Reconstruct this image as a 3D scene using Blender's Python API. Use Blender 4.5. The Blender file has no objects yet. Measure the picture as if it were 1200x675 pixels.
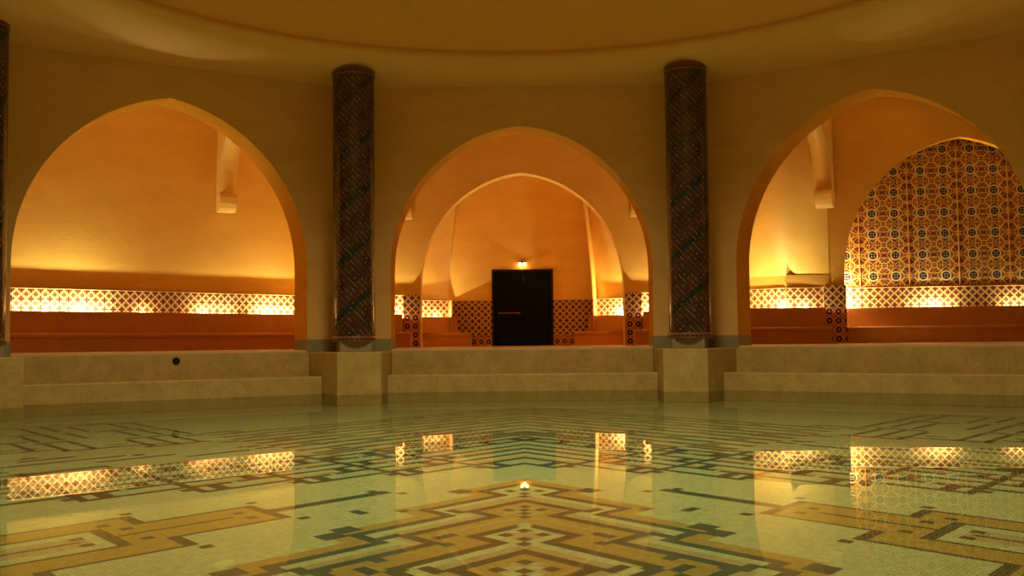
import bpy, bmesh, math, random
from mathutils import Vector
random.seed(7)
sc = bpy.context.scene
COL = sc.collection
PI = math.pi

# ------------------------------------------------------------------ plan
SIDES = 11
PH = 2 * PI / SIDES
A = 7.243                      # pool rim: distance of a side from the room axis is A - YC
HS = 3.0                       # half side of the rim
TH = math.tan(PH / 2)
YC = A - HS / TH               # room axis
D1, D2, DW = 0.722, 1.384, 1.618
W = 0.419
H1, H2, HB = 0.3265, 0.775, 0.82
T = 0.706
B = A + DW
V2 = HS + DW * TH
HALF = 2.62                    # half width of the great arches
PFLOOR = -0.2

def F(k, tc, n, z, base=B):
    a = k * PH
    r = base + n - YC
    return Vector((r * math.sin(a) + tc * math.cos(a), YC + r * math.cos(a) - tc * math.sin(a), z))

# ------------------------------------------------------------------ helpers
def link(name, me, mats=None, parent=None):
    o = bpy.data.objects.new(name, me)
    COL.objects.link(o)
    if parent is not None:
        o.parent = parent
    return o

def tag(o, label=None, cat=None, group=None, kind=None):
    if label: o['label'] = label
    if cat: o['category'] = cat
    if group: o['group'] = group
    if kind: o['kind'] = kind
    return o

def empty(name, loc, label, cat, group=None, rz=0.0):
    o = bpy.data.objects.new(name, None)
    o.location = loc
    o.rotation_euler = (0, 0, rz)
    o.empty_display_size = 0.2
    COL.objects.link(o)
    return tag(o, label, cat, group)

class MB:
    def __init__(self):
        self.v = []; self.f = []; self.uv = []; self.sm = []
    def face(self, pts, uvs=None, smooth=False):
        i = len(self.v)
        self.v += [Vector(p) for p in pts]
        self.f.append(list(range(i, i + len(pts))))
        self.uv.append(uvs or [(0, 0)] * len(pts))
        self.sm.append(smooth)
    def grid(self, rows, uvrows=None, smooth=True, close=False):
        for r in range(len(rows) - 1):
            n = len(rows[r])
            for c in range(n if close else n - 1):
                d = (c + 1) % n
                self.face([rows[r][c], rows[r][d], rows[r + 1][d], rows[r + 1][c]],
                          [uvrows[r][c], uvrows[r][d], uvrows[r + 1][d], uvrows[r + 1][c]] if uvrows else None, smooth)
    def box(self, c, s, rz=0.0):
        ca, sa = math.cos(rz), math.sin(rz)
        P = []
        for dz in (-1, 1):
            for dx, dy in ((-1, -1), (1, -1), (1, 1), (-1, 1)):
                x, y = dx * s[0] / 2, dy * s[1] / 2
                P.append(Vector((c[0] + x * ca - y * sa, c[1] + x * sa + y * ca, c[2] + dz * s[2] / 2)))
        for q in ((0, 3, 2, 1), (4, 5, 6, 7), (0, 1, 5, 4), (1, 2, 6, 5), (2, 3, 7, 6), (3, 0, 4, 7)):
            self.face([P[i] for i in q])
    def prism(self, poly, z0, z1, top=True, bottom=True):
        n = len(poly)
        s = 0.0
        for i in range(n):
            a, b = poly[i], poly[(i + 1) % n]
            l = math.hypot(b[0] - a[0], b[1] - a[1])
            self.face([(a[0], a[1], z0), (b[0], b[1], z0), (b[0], b[1], z1), (a[0], a[1], z1)],
                      [(s, z0), (s + l, z0), (s + l, z1), (s, z1)])
            s += l
        if top: self.face([(p[0], p[1], z1) for p in poly], [(p[0], p[1]) for p in poly])
        if bottom: self.face([(p[0], p[1], z0) for p in reversed(poly)], [(p[0], p[1]) for p in reversed(poly)])
    def tube(self, p0, p1, r0, r1=None, n=16, caps=True):
        r1 = r0 if r1 is None else r1
        p0, p1 = Vector(p0), Vector(p1)
        d = (p1 - p0).normalized()
        a = d.orthogonal().normalized(); b = d.cross(a)
        A0 = [p0 + (a * math.cos(2 * PI * i / n) + b * math.sin(2 * PI * i / n)) * r0 for i in range(n)]
        A1 = [p1 + (a * math.cos(2 * PI * i / n) + b * math.sin(2 * PI * i / n)) * r1 for i in range(n)]
        self.grid([A0, A1], smooth=True, close=True)
        if caps:
            self.face(list(reversed(A0))); self.face(A1)
    def lathe(self, prof, c=(0, 0, 0), n=48, smooth=True):
        rows = []; uvr = []
        for (r, z) in prof:
            rows.append([Vector((c[0] + r * math.cos(2 * PI * i / n), c[1] + r * math.sin(2 * PI * i / n), c[2] + z)) for i in range(n + 1)])
            uvr.append([(i / n, z) for i in range(n + 1)])
        self.grid(rows, uvr, smooth)
    def build(self, name, mat, parent=None, merge=1e-4, bevel=0.0, off=None):
        me = bpy.data.meshes.new(name)
        o3 = Vector(off) if off is not None else (Vector(parent.location) if parent is not None and parent.type == 'EMPTY' else Vector((0, 0, 0)))
        me.from_pydata([p - o3 for p in self.v], [], self.f)
        l = me.uv_layers.new(name='UVMap')
        i = 0
        for f, us in zip(me.polygons, self.uv):
            for u in us:
                l.data[i].uv = u; i += 1
        for f, s in zip(me.polygons, self.sm): f.use_smooth = s
        bm = bmesh.new(); bm.from_mesh(me)
        bmesh.ops.remove_doubles(bm, verts=bm.verts, dist=merge)
        bmesh.ops.recalc_face_normals(bm, faces=bm.faces)
        if bevel:
            es = [e for e in bm.edges if len(e.link_faces) == 2 and e.calc_face_angle(0) > 0.5]
            bmesh.ops.bevel(bm, geom=es, offset=bevel, segments=2, affect='EDGES', profile=0.5)
        bm.to_mesh(me); bm.free()
        me.materials.append(mat)
        return link(name, me, parent=parent)

# ------------------------------------------------------------------ shader expressions
class N:
    """small wrapper: arithmetic on shader sockets"""
    nt = None
    def __init__(s, v): s.s = v
    @staticmethod
    def m(op, *a, clamp=False):
        n = N.nt.nodes.new('ShaderNodeMath'); n.operation = op; n.use_clamp = clamp
        for i, x in enumerate(a):
            if isinstance(x, N): N.nt.links.new(x.s, n.inputs[i])
            else: n.inputs[i].default_value = x
        return N(n.outputs[0])
    def __add__(s, o): return N.m('ADD', s, o)
    __radd__ = __add__
    def __sub__(s, o): return N.m('SUBTRACT', s, o)
    def __rsub__(s, o): return N.m('SUBTRACT', o, s)
    def __mul__(s, o): return N.m('MULTIPLY', s, o)
    __rmul__ = __mul__
    def __truediv__(s, o): return N.m('DIVIDE', s, o)
def nabs(a): return N.m('ABSOLUTE', a)
def fract(a): return N.m('FRACT', a)
def floor_(a): return N.m('FLOOR', a)
def lt(a, b): return N.m('LESS_THAN', a, b)
def gt(a, b): return N.m('GREATER_THAN', a, b)
def mx(a, b): return N.m('MAXIMUM', a, b)
def mn(a, b): return N.m('MINIMUM', a, b)
def sqrt_(a): return N.m('SQRT', a)
def length(a, b): return sqrt_(a * a + b * b)
def line(d, w): return lt(nabs(d), w)
def mixc(f, a, b):
    n = N.nt.nodes.new('ShaderNodeMix'); n.data_type = 'RGBA'
    for sock, x in ((n.inputs[0], f), (n.inputs[6], a), (n.inputs[7], b)):
        if isinstance(x, N): N.nt.links.new(x.s, sock)
        elif isinstance(x, (int, float)): sock.default_value = x
        else: sock.default_value = (*x, 1)
    return N(n.outputs[2])
def noise(scale, detail=3, vec=None, rough=0.55, dims=None):
    n = N.nt.nodes.new('ShaderNodeTexNoise')
    n.inputs['Scale'].default_value = scale; n.inputs['Detail'].default_value = detail; n.inputs['Roughness'].default_value = rough
    if vec is not None: N.nt.links.new(vec.s, n.inputs['Vector'])
    return N(n.outputs['Fac'])
def coords(kind='Object'):
    n = N.nt.nodes.new('ShaderNodeTexCoord'); return N(n.outputs[kind])
def geopos():
    n = N.nt.nodes.new('ShaderNodeNewGeometry'); return N(n.outputs['Position'])
def sep(v):
    n = N.nt.nodes.new('ShaderNodeSeparateXYZ'); N.nt.links.new(v.s, n.inputs[0])
    return N(n.outputs[0]), N(n.outputs[1]), N(n.outputs[2])
def comb(x, y, z):
    n = N.nt.nodes.new('ShaderNodeCombineXYZ')
    for i, q in enumerate((x, y, z)):
        if isinstance(q, N): N.nt.links.new(q.s, n.inputs[i])
        else: n.inputs[i].default_value = q
    return N(n.outputs[0])
def ramp(f, stops):
    n = N.nt.nodes.new('ShaderNodeValToRGB'); N.nt.links.new(f.s, n.inputs[0])
    e = n.color_ramp.elements
    while len(e) < len(stops): e.new(0.5)
    for q, (p, c) in zip(e, stops): q.position = p; q.color = (*c, 1)
    return N(n.outputs[0])

def material(name, rough=0.7, spec=0.3):
    m = bpy.data.materials.new(name); m.use_nodes = True
    N.nt = m.node_tree
    b = m.node_tree.nodes['Principled BSDF']
    b.inputs['Roughness'].default_value = rough
    b.inputs['Specular IOR Level'].default_value = spec
    return m, b
def setc(b, c):
    if isinstance(c, N): N.nt.links.new(c.s, b.inputs['Base Color'])
    else: b.inputs['Base Color'].default_value = (*c, 1)
def bump(b, h, strength=0.2, dist=0.01):
    n = N.nt.nodes.new('ShaderNodeBump'); n.inputs['Strength'].default_value = strength; n.inputs['Distance'].default_value = dist
    N.nt.links.new(h.s, n.inputs['Height']); N.nt.links.new(n.outputs[0], b.inputs['Normal'])

# plaster (trowelled ochre lime plaster)
def plaster(name, lo, hi, rough=0.5, spec=0.25):
    m, b = material(name, rough, spec)
    p = geopos(); x, y, z = sep(p)
    st = noise(1.1, 5, comb(x, y, z * 2.2))
    fine = noise(9, 4, comb(x, y, z * 3.0))
    f = st * 0.7 + fine * 0.3
    setc(b, ramp(f, [(0.3, lo), (0.7, hi)]))
    bump(b, fine, 0.25, 0.01)
    return m
M_WALL = plaster('ochre_plaster', (.72, .42, .13), (.84, .51, .17), 0.6, 0.2)
M_NICHE = plaster('niche_plaster', (.80, .47, .10), (.90, .56, .135), 0.45, 0.3)
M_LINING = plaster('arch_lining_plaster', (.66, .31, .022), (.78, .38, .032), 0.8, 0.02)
M_DOME = plaster('dome_plaster', (.84, .51, .17), (.90, .56, .19), 0.7, 0.15)

def stone(name, lo, hi, rough=0.6, slab=1.2, zh=0.0):
    m, b = material(name, rough, 0.3)
    p = geopos(); x, y, z = sep(p)
    n1 = noise(16, 6); 
    n1 = noise(3.0, 6, p, 0.7); n2 = noise(45, 3, p, 0.7)
    c = ramp(n1 * 0.5 + n2 * 0.5, [(0.28, lo), (0.68, hi)])
    u, v, _ = sep(coords('UV'))
    j = line(fract(u / slab) - 0.5, 0.004 / slab)
    c = mixc(j * 0.3, c, tuple(q * .45 for q in lo))
    setc(b, c); bump(b, n2, 0.3, 0.004)
    return m
M_STONE = stone('honed_limestone', (.28, .19, .055), (.60, .43, .155), 0.5, 1.9)
M_SKIRT = stone('grey_green_stone', (.22, .19, .09), (.36, .31, .16), 0.5, 3.0)
M_FLOOR = stone('polished_floor_stone', (.62, .44, .22), (.76, .56, .30), 0.4, 2.0)
M_MARBLE = stone('orange_marble', (.42, .17, .055), (.58, .26, .095), 0.3, 1.6)

GOLD = (.86, .62, .24); MAR = (.19, .035, .022); NAVY = (.03, .035, .06); CREAM = (.88, .72, .38)

def lattice_mat(name, per=0.19, offv=0.0):
    """zellige lattice: interlaced diagonal bands round eight-petalled rosettes"""
    m, b = material(name, 0.25, 0.5)
    u, v, _ = sep(coords('UV'))
    a = fract(u / per) - 0.5; c = fract((v + offv) / per) - 0.5
    aa, cc = nabs(a), nabs(c)
    dia = line(aa + cc - 0.5, 0.068)
    r = length(a, c)
    a2 = 0.5 - aa; c2 = 0.5 - cc
    cross = lt(mn(a2, c2), 0.062) * lt(mx(a2, c2), 0.34)
    ring = line(r - 0.25, 0.045)
    core = lt(r, 0.21)
    mid = lt(r, 0.11)
    edge = gt(aa + cc, 0.5)
    base = mixc(edge, (.27, .07, .035), (.34, .10, .04))
    col = mixc(ring, base, (.50, .27, .10))
    col = mixc(core, col, (.06, .03, .028))
    col = mixc(mid, col, (.20, .09, .05))
    col = mixc(cross, col, (.05, .02, .02))
    col = mixc(dia, col, GOLD)
    setc(b, col)
    return m
M_LAT = lattice_mat('lattice_tile', 0.19, -0.02)

def rosette_mat(name, per=0.21):
    m, b = material(name, 0.25, 0.5)
    u, v, _ = sep(coords('UV'))
    a = fract(u / per) - 0.5; c = fract(v / per) - 0.5
    r = length(a, c)
    th = N.m('ARCTAN2', c, a)
    pet = N.m('COSINE', th * 8.0)
    flower = lt(r, pet * 0.035 + 0.33)
    ring = line(r - 0.42, 0.03)
    core = lt(r, 0.07)
    star = lt(r, 0.17 + pet * 0.04)
    cor = lt((0.5 - nabs(a)) + (0.5 - nabs(c)), 0.16)
    col = mixc(ring, (.42, .10, .05), GOLD)
    col = mixc(flower, col, (.055, .02, .03))
    col = mixc(star, col, (.22, .06, .05))
    col = mixc(core, col, (.75, .6, .42))
    col = mixc(cor, col, (.55, .33, .12))
    setc(b, col)
    return m
M_ROS = rosette_mat('rosette_tile')

def alcove_mat():
    m, b = material('interlaced_star_tile', 0.3, 0.5)
    u, v, _ = sep(coords('UV'))
    PW, PV = 1.16, 0.51
    uu = (fract(u / PW) - 0.5) * PW                 # inside one panel
    half = nabs(uu)
    a = half - 0.265                                # circle column at +-0.265
    vv = (fract((v - 0.13) / PV) - 0.5) * PV
    r = length(a, vv)
    w = 0.0115
    lines = line(r - 0.105, w)
    for (cx, cv, rad) in ((0.0, 0.0, 0.20), (0.0, 0.255, 0.20), (0.58, 0.0, 0.235), (0.58, 0.255, 0.235), (0.265, 0.255, 0.20)):
        rr = length(half - cx, nabs(vv) - cv)
        lines = mx(lines, line(rr - rad, w) )
    d1 = nabs(a) + nabs(vv) * 0.9
    lines = mx(lines, line(d1 - 0.20, w))
    lines = mx(lines, line(d1 - 0.33, w * .7))
    d2 = nabs(half) * 1.5 + nabs(nabs(vv) - 0.255)
    lines = mx(lines, line(d2 - 0.11, w * 0.9))
    d3 = nabs(half - 0.58) * 1.9 + nabs(vv)
    lines = mx(lines, line(d3 - 0.12, w * 0.9))
    lines = mx(lines, line(half - 0.575, 0.012))
    lines = mx(lines, line(nabs(vv) - 0.255, 0.007))
    inner = lt(r, 0.094)
    pet = lt(mn(nabs(a), nabs(vv)), 0.016) * lt(r, 0.07)
    pet2 = line(mx(nabs(a), nabs(vv)) - 0.04, 0.008) * inner
    fld = noise(5.0, 2, comb(floor_(u / 0.29), floor_(v / 0.255), 0.0))
    base = ramp(fld, [(0.35, (.13, .03, .014)), (0.65, (.27, .07, .02))])
    small = gt(N.m('SINE', u * 54.2) * N.m('SINE', v * 61.6), 0.55)
    base = mixc(small * 0.8, base, (.05, .02, .02))
    col = mixc(lines, base, (.80, .50, .15))
    col = mixc(inner, col, (.035, .03, .04))
    pd = lt(length(nabs(a) - 0.030, nabs(vv) - 0.030), 0.016)
    col = mixc(pd, col, (.50, .44, .30))
    col = mixc(line(r - 0.108, 0.017), col, (.80, .64, .34))
    setc(b, col)
    return m
M_ALC = alcove_mat()

def column_mat():
    m, b = material('spiral_mosaic', 0.18, 0.6)
    u, v, _ = sep(coords('UV'))                     # u 0..1 round, v metres
    C = 2.504
    x = u * C
    s = v - x * 0.80                                # spiral coordinate
    per = C * 0.80 / 2
    band = fract(s / per)
    p = 0.078
    j = s / (per / 16.0); i = x / (C / 36.0) + floor_(j) * 0.5
    a = fract(i) - 0.5; c = fract(j) - 0.5
    r = length(a, c)
    dot = lt(r, 0.20)
    ring = line(r - 0.36, 0.09)
    fl = noise(7.0, 2, comb(floor_(i) * 0.37, floor_(j) * 0.51, 0.0))
    g = ramp(band, [(0.0, (.036, .010, .007)), (0.22, (.048, .016, .008)), (0.36, (.012, .014, .014)), (0.46, (.008, .016, .014)),
                    (0.54, (.042, .011, .007)), (0.75, (.055, .019, .008)), (0.9, (.020, .010, .012)), (1.0, (.036, .010, .007))])
    light = ramp(band, [(0.0, (.15, .07, .04)), (0.3, (.20, .13, .06)), (0.42, (.03, .045, .032)), (0.6, (.20, .12, .06)), (0.85, (.12, .085, .06)), (1.0, (.15, .07, .04))])
    col = mixc(ring * 0.35, g, light)
    col = mixc(dot * gt(fl, 0.42), col, mixc(gt(fl, 0.55), light, (.30, .24, .14)))
    setc(b, col)
    bump(b, r, 0.3, 0.004)
    return m
M_COL = column_mat()
def trim_mat():
    m, b = material('column_border_tile', 0.3, 0.5)
    u, v, _ = sep(coords('UV'))
    a = fract(u * 30.0) - 0.5
    c = v - 0.05
    d = lt(nabs(a), 0.34) * lt(nabs(c), 0.016)
    setc(b, mixc(d, (.20, .09, .045), (.025, .008, .008)))
    return m
M_TRIM = trim_mat()

def simple(name, c, rough=0.5, metal=0.0, emit=None, es=0.0):
    m, b = material(name, rough, 0.4)
    n = noise(30, 3)
    setc(b, mixc(n * 0.5, c, tuple(q * 0.75 for q in c)))
    b.inputs['Metallic'].default_value = metal
    if emit:
        b.inputs['Emission Color'].default_value = (*emit, 1); b.inputs['Emission Strength'].default_value = es
    return m
M_DOOR = simple('dark_door_paint', (.006, .009, .008), 0.5)
M_DOOR.node_tree.nodes['Principled BSDF'].inputs['Specular IOR Level'].default_value = 0.08
M_DFR = simple('dark_door_frame', (.012, .009, .006), 0.4)
M_BAR = simple('worn_brass', (.30, .09, .025), 0.45, 0.3)
M_GAP = simple('recess_shade_black', (.004, .004, .003), 0.8)  # near-black colour stands in for the shade inside the inlet hole
M_BRONZE = simple('dark_bronze', (.05, .03, .015), 0.4, 0.8)
M_GLASS = simple('lit_lamp_glass', (.9, .7, .4), 0.3, 0, (1, .55, .14), 14.0)
M_LAMP = simple('lamp_housing', (.15, .12, .09), 0.5, 0.5)
M_EDGE = simple('tile_edge_moulding', (.66, .36, .13), 0.35)

def light(name, kind, loc, energy, color, rot=(0, 0, 0), **kw):
    li = bpy.data.lights.new(name, kind); li.energy = energy; li.color = color
    for a, v_ in kw.items(): setattr(li, a, v_)
    o = bpy.data.objects.new(name, li); o.location = loc; o.rotation_euler = rot; COL.objects.link(o); return o

# ------------------------------------------------------------------ arch profile
def arch_profile(half, zs, apex, zb, n=18, e=None):
    """right half of a two-centred pointed arch from (half, zb) up to (0, apex)"""
    h = apex - zs
    k = h / half
    e = max((k * k - 1) / 2.0, 0.02)
    pts = [(half, zb), (half, zs)]
    R = 1 + e
    amax = math.acos(e / R)
    for i in range(1, n + 1):
        t = amax * i / n
        pts.append((half * (R * math.cos(t) - e), zs + half * R * math.sin(t)))
    pts[-1] = (0.0, apex)
    return pts

def arch_wall(mb, P, half, zs, apex, zb, zt, wL, wR, nf, nb, extL=0.0, extR=0.0, tc0=0.0, back=None):
    """P(tc, n, z) -> world; wall front at nf, back at nb, pierced by an arch about tc0"""
    pr = arch_profile(half, zs, apex, zb)
    for (n, ex) in ((nf, 0), (nb, 1)):
        tgt = back if (back is not None and ex) else mb
        L = wL - (extL if ex else 0); R = wR + (extR if ex else 0)
        for i in range(len(pr) - 1):
            (u0, z0), (u1, z1) = pr[i], pr[i + 1]
            tgt.face([P(L, n, z0), P(tc0 - u0, n, z0), P(tc0 - u1, n, z1), P(L, n, z1)])
            tgt.face([P(tc0 + u0, n, z0), P(R, n, z0), P(R, n, z1), P(tc0 + u1, n, z1)])
        tgt.face([P(L, n, apex), P(tc0, n, apex), P(R, n, apex), P(R, n, zt), P(L, n, zt)])
    full = [(tc0 - u, z) for u, z in pr] + [(tc0 + u, z) for u, z in reversed(pr[:-1])]
    rows = [[P(u, nf, z) for u, z in full], [P(u, nb, z) for u, z in full]]
    (back or mb).grid(rows, smooth=False)
    for (tcf, tcb) in ((wL, wL - extL), (wR, wR + extR)):
        mb.face([P(tcf, nf, zb), P(tcb, nb, zb), P(tcb, nb, zt), P(tcf, nf, zt)])
    mb.face([P(wL, nf, zt), P(wR, nf, zt), P(wR + extR, nb, zt), P(wL - extL, nb, zt)])

# ------------------------------------------------------------------ walls of the hall
APEX = {0: 5.28, -1: 5.48, 1: 5.48, -2: 5.4, 2: 5.4}
WN = {0: 'wall_back', -1: 'wall_left', 1: 'wall_right', -2: 'wall_far_left', 2: 'wall_far_right'}
ZT = 6.55
for k in range(-5, 6):
    mb = MB()
    P = lambda tc, n, z, k=k: F(k, tc, n, z)
    if k in APEX:
        bk = MB()
        arch_wall(mb, P, HALF, 2.42, APEX[k], H2, ZT, -V2, V2, 0, T, T * TH, T * TH, back=bk)
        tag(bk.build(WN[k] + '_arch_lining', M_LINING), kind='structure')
    else:
        mb.prism([P(-V2, 0, 0)[:2], P(V2, 0, 0)[:2], P(V2 + T * TH, T, 0)[:2], P(-V2 - T * TH, T, 0)[:2]], H2, ZT)
    o = mb.build(WN.get(k, 'wall_front'), M_WALL)
    tag(o, kind='structure')
    # stone skirting round the foot of each pier
    if abs(k) <= 2:
        for s in (-1, 1):
            q = MB()
            a, b_ = HALF - 0.015, V2
            e = 0.015
            pts = [P(s * b_, -e, 0), P(s * a, -e, 0), P(s * a, T - 0.02, 0), P(s * (a + .03), T - 0.02, 0), P(s * (a + .03), 0.02, 0), P(s * b_, 0.02, 0)]
            if s < 0: pts = pts[::-1]
            q.prism([p[:2] for p in pts], H2, H2 + 0.25)
            o = q.build('baseboard_pier', M_SKIRT); tag(o, kind='structure')

# ------------------------------------------------------------------ ceiling: soffit and dome
RC, RR, RZ = 0.847, 7.15, 6.53
poly = [F(k, V2 + 0.02, 0.02, 0) for k in range(-5, 6)]
def wall_hit(th):
    d = Vector((math.cos(th), math.sin(th))); o = Vector((0, RC))
    best = None
    for k in range(-5, 6):
        n = Vector((math.sin(k * PH), math.cos(k * PH)))
        dist = (B - YC) + 0.03
        den = d.dot(n)
        if den > 1e-6:
            t = (dist - (o - Vector((0, YC))).dot(n)) / den
            if best is None or t < best: best = t
    return best
rows = []
NT = 264
prof = [(0.0, 6.09), (0.18, 6.093), (0.36, 6.10), (0.52, 6.115), (0.66, 6.145), (0.78, 6.20), (0.88, 6.28), (0.95, 6.38), (1.0, 6.53)]
for s, z in prof:
    r = []
    for i in range(NT + 1):
        th = 2 * PI * i / NT
        t = wall_hit(th)
        tt = min(RR, t - 0.1)
        q = max(t - 1.9, tt)
        # narrow fascia near the ring, flat soffit towards the walls
        rad = t + (tt - t) * s
        r.append(Vector((rad * math.cos(th), RC + rad * math.sin(th), z)))
    rows.append(r)
mb = MB(); mb.grid(rows, smooth=True)
r0 = rows[-1]
def ring(rad, z): return [Vector((rad * math.cos(2 * PI * i / NT), RC + rad * math.sin(2 * PI * i / NT), z)) for i in range(NT + 1)]
mb.grid([ring(RR, 6.53), ring(RR + 0.05, 6.535), ring(RR + 0.05, 6.58)], smooth=False)
dome = [ring((RR + .05) * math.cos(t * PI / 2 / 14), 6.58 + 5.2 * math.sin(t * PI / 2 / 14)) for t in range(0, 15)]
mb.grid(dome, smooth=True)
ceil = mb.build('ceiling', M_DOME); tag(ceil, kind='structure')

# ------------------------------------------------------------------ floors of the gallery and bays
mb = MB()
for k in range(-5, 6):
    L = HS + D2 * TH
    a = [F(k, -L, D2, 0, A), F(k, L, D2, 0, A), F(k, V2 + 7 * TH, 7, 0), F(k, -V2 - 7 * TH, 7, 0)]
    n1 = DW + 0.02
    a1 = [F(k, -(HS + n1 * TH), n1, 0, A), F(k, (HS + n1 * TH), n1, 0, A)]
    mb.face([(p[0], p[1], H2) for p in (a[0], a[1], a1[1], a1[0])])
    mb.face([(a1[0][0], a1[0][1], H2), (a1[1][0], a1[1][1], H2), (a1[1][0], a1[1][1], HB), (a1[0][0], a1[0][1], HB)])
    if abs(k) <= 2:
        E = 10.5
        mb.face([(p[0], p[1], HB) for p in (a1[0], a1[1], F(k, V2 + E * TH, E, 0), F(k, -V2 - E * TH, E, 0))])
fl = mb.build('floor', M_FLOOR); tag(fl, kind='structure')

# ------------------------------------------------------------------ steps and pedestals
STEP_LAB = {0: 'two broad stone steps below the middle arch with the door', -1: 'two broad stone steps below the left arch, round inlet in the upper riser',
            1: 'two broad stone steps below the right arch with the tiled alcove'}
for k in (-2, -1, 0, 1, 2):
    if abs(k) == 2:
        root = None
    else:
        root = empty('pool_steps', F(k, 0, 0.0, 0, A), STEP_LAB[k], 'steps', 'steps down into the pool')
    hw = HS - W
    for (n0, n1, z0, z1, w, nm) in ((D1, D2 + .05, PFLOOR, H1, hw, 'lower_step'), (D2, DW - 0.03, PFLOOR, H2 + .004, hw, 'upper_step')):
        q = MB()
        q.prism([F(k, -w, n0, 0, A)[:2], F(k, w, n0, 0, A)[:2], F(k, w, n1, 0, A)[:2], F(k, -w, n1, 0, A)[:2]], z0, z1)
        o = q.build(nm if root else 'wall_pool_edge', M_STONE, root, bevel=0.02)
        if root is None: tag(o, kind='structure')
for k in (-5, -4, -3, 3, 4, 5):
    q = MB()
    q.prism([F(k, -HS, 0, 0, A)[:2], F(k, HS, 0, 0, A)[:2], F(k, V2, DW, 0, A)[:2], F(k, -V2, DW, 0, A)[:2]], PFLOOR, H2 + .004)
    tag(q.build('wall_pool_edge', M_STONE), kind='structure')

PED_LAB = {-2: 'stone pedestal at the far left edge, under the cut-off column', -1: 'stone pedestal between the left and middle steps, under the left full column',
           0: 'stone pedestal between the middle and right steps, under the right full column', 1: 'stone pedestal at the far right edge, mostly out of frame'}
COL_LAB = {-2: 'spiral mosaic column cut off by the left edge of the view', -1: 'dark spiral mosaic column between the left and middle arches',
           0: 'dark spiral mosaic column between the middle and right arches', 1: 'spiral mosaic column just past the right edge of the view'}
DC = 0.6476
for i in (-2, -1, 0, 1):
    d = DW + 0.0
    w = HS - W
    pts = [F(i, w, d, 0, A), F(i, w, 0, 0, A), F(i, HS, 0, 0, A), F(i + 1, -w, 0, 0, A), F(i + 1, -w, d, 0, A), F(i, HS + d * TH, d, 0, A)]
    base = F(i, HS, 0, 0, A)
    root = empty('stone_pedestal', (base[0], base[1], PFLOOR), PED_LAB[i], 'pedestal', 'pedestals at the pool corners')
    q = MB(); q.prism([p[:2] for p in pts], PFLOOR, H2 + 0.004)
    o = q.build('pedestal_block', M_STONE, root, bevel=0.018)
    # column
    c = F(i, HS + DC * TH, DC, H2 + .004, A)
    if i == 1: continue
    croot = empty('mosaic_column', c, COL_LAB[i], 'column', 'spiral mosaic columns', rz=-(i + .5) * PH)
    b = MB(); b.box((0, 0, 0.094), (0.60, 0.60, 0.188)); b.build('plinth', M_SKIRT, croot, bevel=0.008, off=(0, 0, 0))
    z0, z1 = 0.188, 6.165 - H2
    b = MB(); b.lathe([(0.0, z0), (0.415, z0), (0.42, z0 + .01), (0.42, z0 + 0.10), (0.415, z0 + 0.11), (0.399, z0 + 0.11)])
    for f in range(len(b.uv)): b.uv[f] = [(u, v - z0) for u, v in b.uv[f]]
    b.build('foot_border', M_TRIM, croot, off=(0, 0, 0))
    b = MB(); b.lathe([(0.399, z0 + 0.11), (0.399, z1 - 0.12)]); b.build('shaft', M_COL, croot, off=(0, 0, 0))
    b = MB(); b.lathe([(0.399, z1 - .12), (0.408, z1 - .12), (0.41, z1 - .11), (0.41, z1 - 0.02), (0.0, z1)])
    for f in range(len(b.uv)): b.uv[f] = [(u, v - (z1 - .12)) for u, v in b.uv[f]]
    b.build('head_border', M_TRIM, croot, off=(0, 0, 0))
# last column (frame edge) is left out: nothing of it is in view

# ------------------------------------------------------------------ line based bay geometry
class Line:
    """vertical plane through two plan points; o = distance in front of it (towards 'side')"""
    def __init__(s, P, Q, ref):
        s.P, s.Q = Vector(P), Vector(Q); s.d = (s.Q - s.P).normalized(); s.L = (s.Q - s.P).length
        s.n = Vector((-s.d.y, s.d.x))
        if (Vector(ref) - s.P).dot(s.n) < 0: s.n = -s.n
    def at(s, t, o, z):
        p = s.P + s.d * t + s.n * o
        return Vector((p.x, p.y, z))

def sweep(mb, ln, t0, t1, prof, taper0=0.0, taper1=0.0, smooth=False):
    """closed profile [(o,z)] from t0 to t1; tapers shift the end by taper*o (mitres)"""
    R0 = [ln.at(t0 + taper0 * o, o, z) for o, z in prof]
    R1 = [ln.at(t1 + taper1 * o, o, z) for o, z in prof]
    n = len(prof)
    s = 0
    for i in range(n):
        j = (i + 1) % n
        l = math.hypot(prof[j][0] - prof[i][0], prof[j][1] - prof[i][1])
        mb.face([R0[i], R1[i], R1[j], R0[j]], [(t0, s), (t1, s), (t1, s + l), (t0, s + l)])
        s += l
    mb.face(list(reversed(R0))); mb.face(R1)

SEAT = [(0.52, HB), (0.60, HB), (0.60, 1.10), (0.625, 1.115), (0.645, 1.14), (0.65, 1.17), (0.64, 1.195), (0.615, 1.21), (0.30, 1.21), (0.2, 1.21), (0.02, 1.21), (0.02, HB)]
BACK = [(0.33, 1.21), (0.255, 1.655), (0.245, 1.665), (0.225, 1.665), (0.215, 1.655), (0.21, 1.57), (0.004, 1.57), (0.004, 1.21)]

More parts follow.
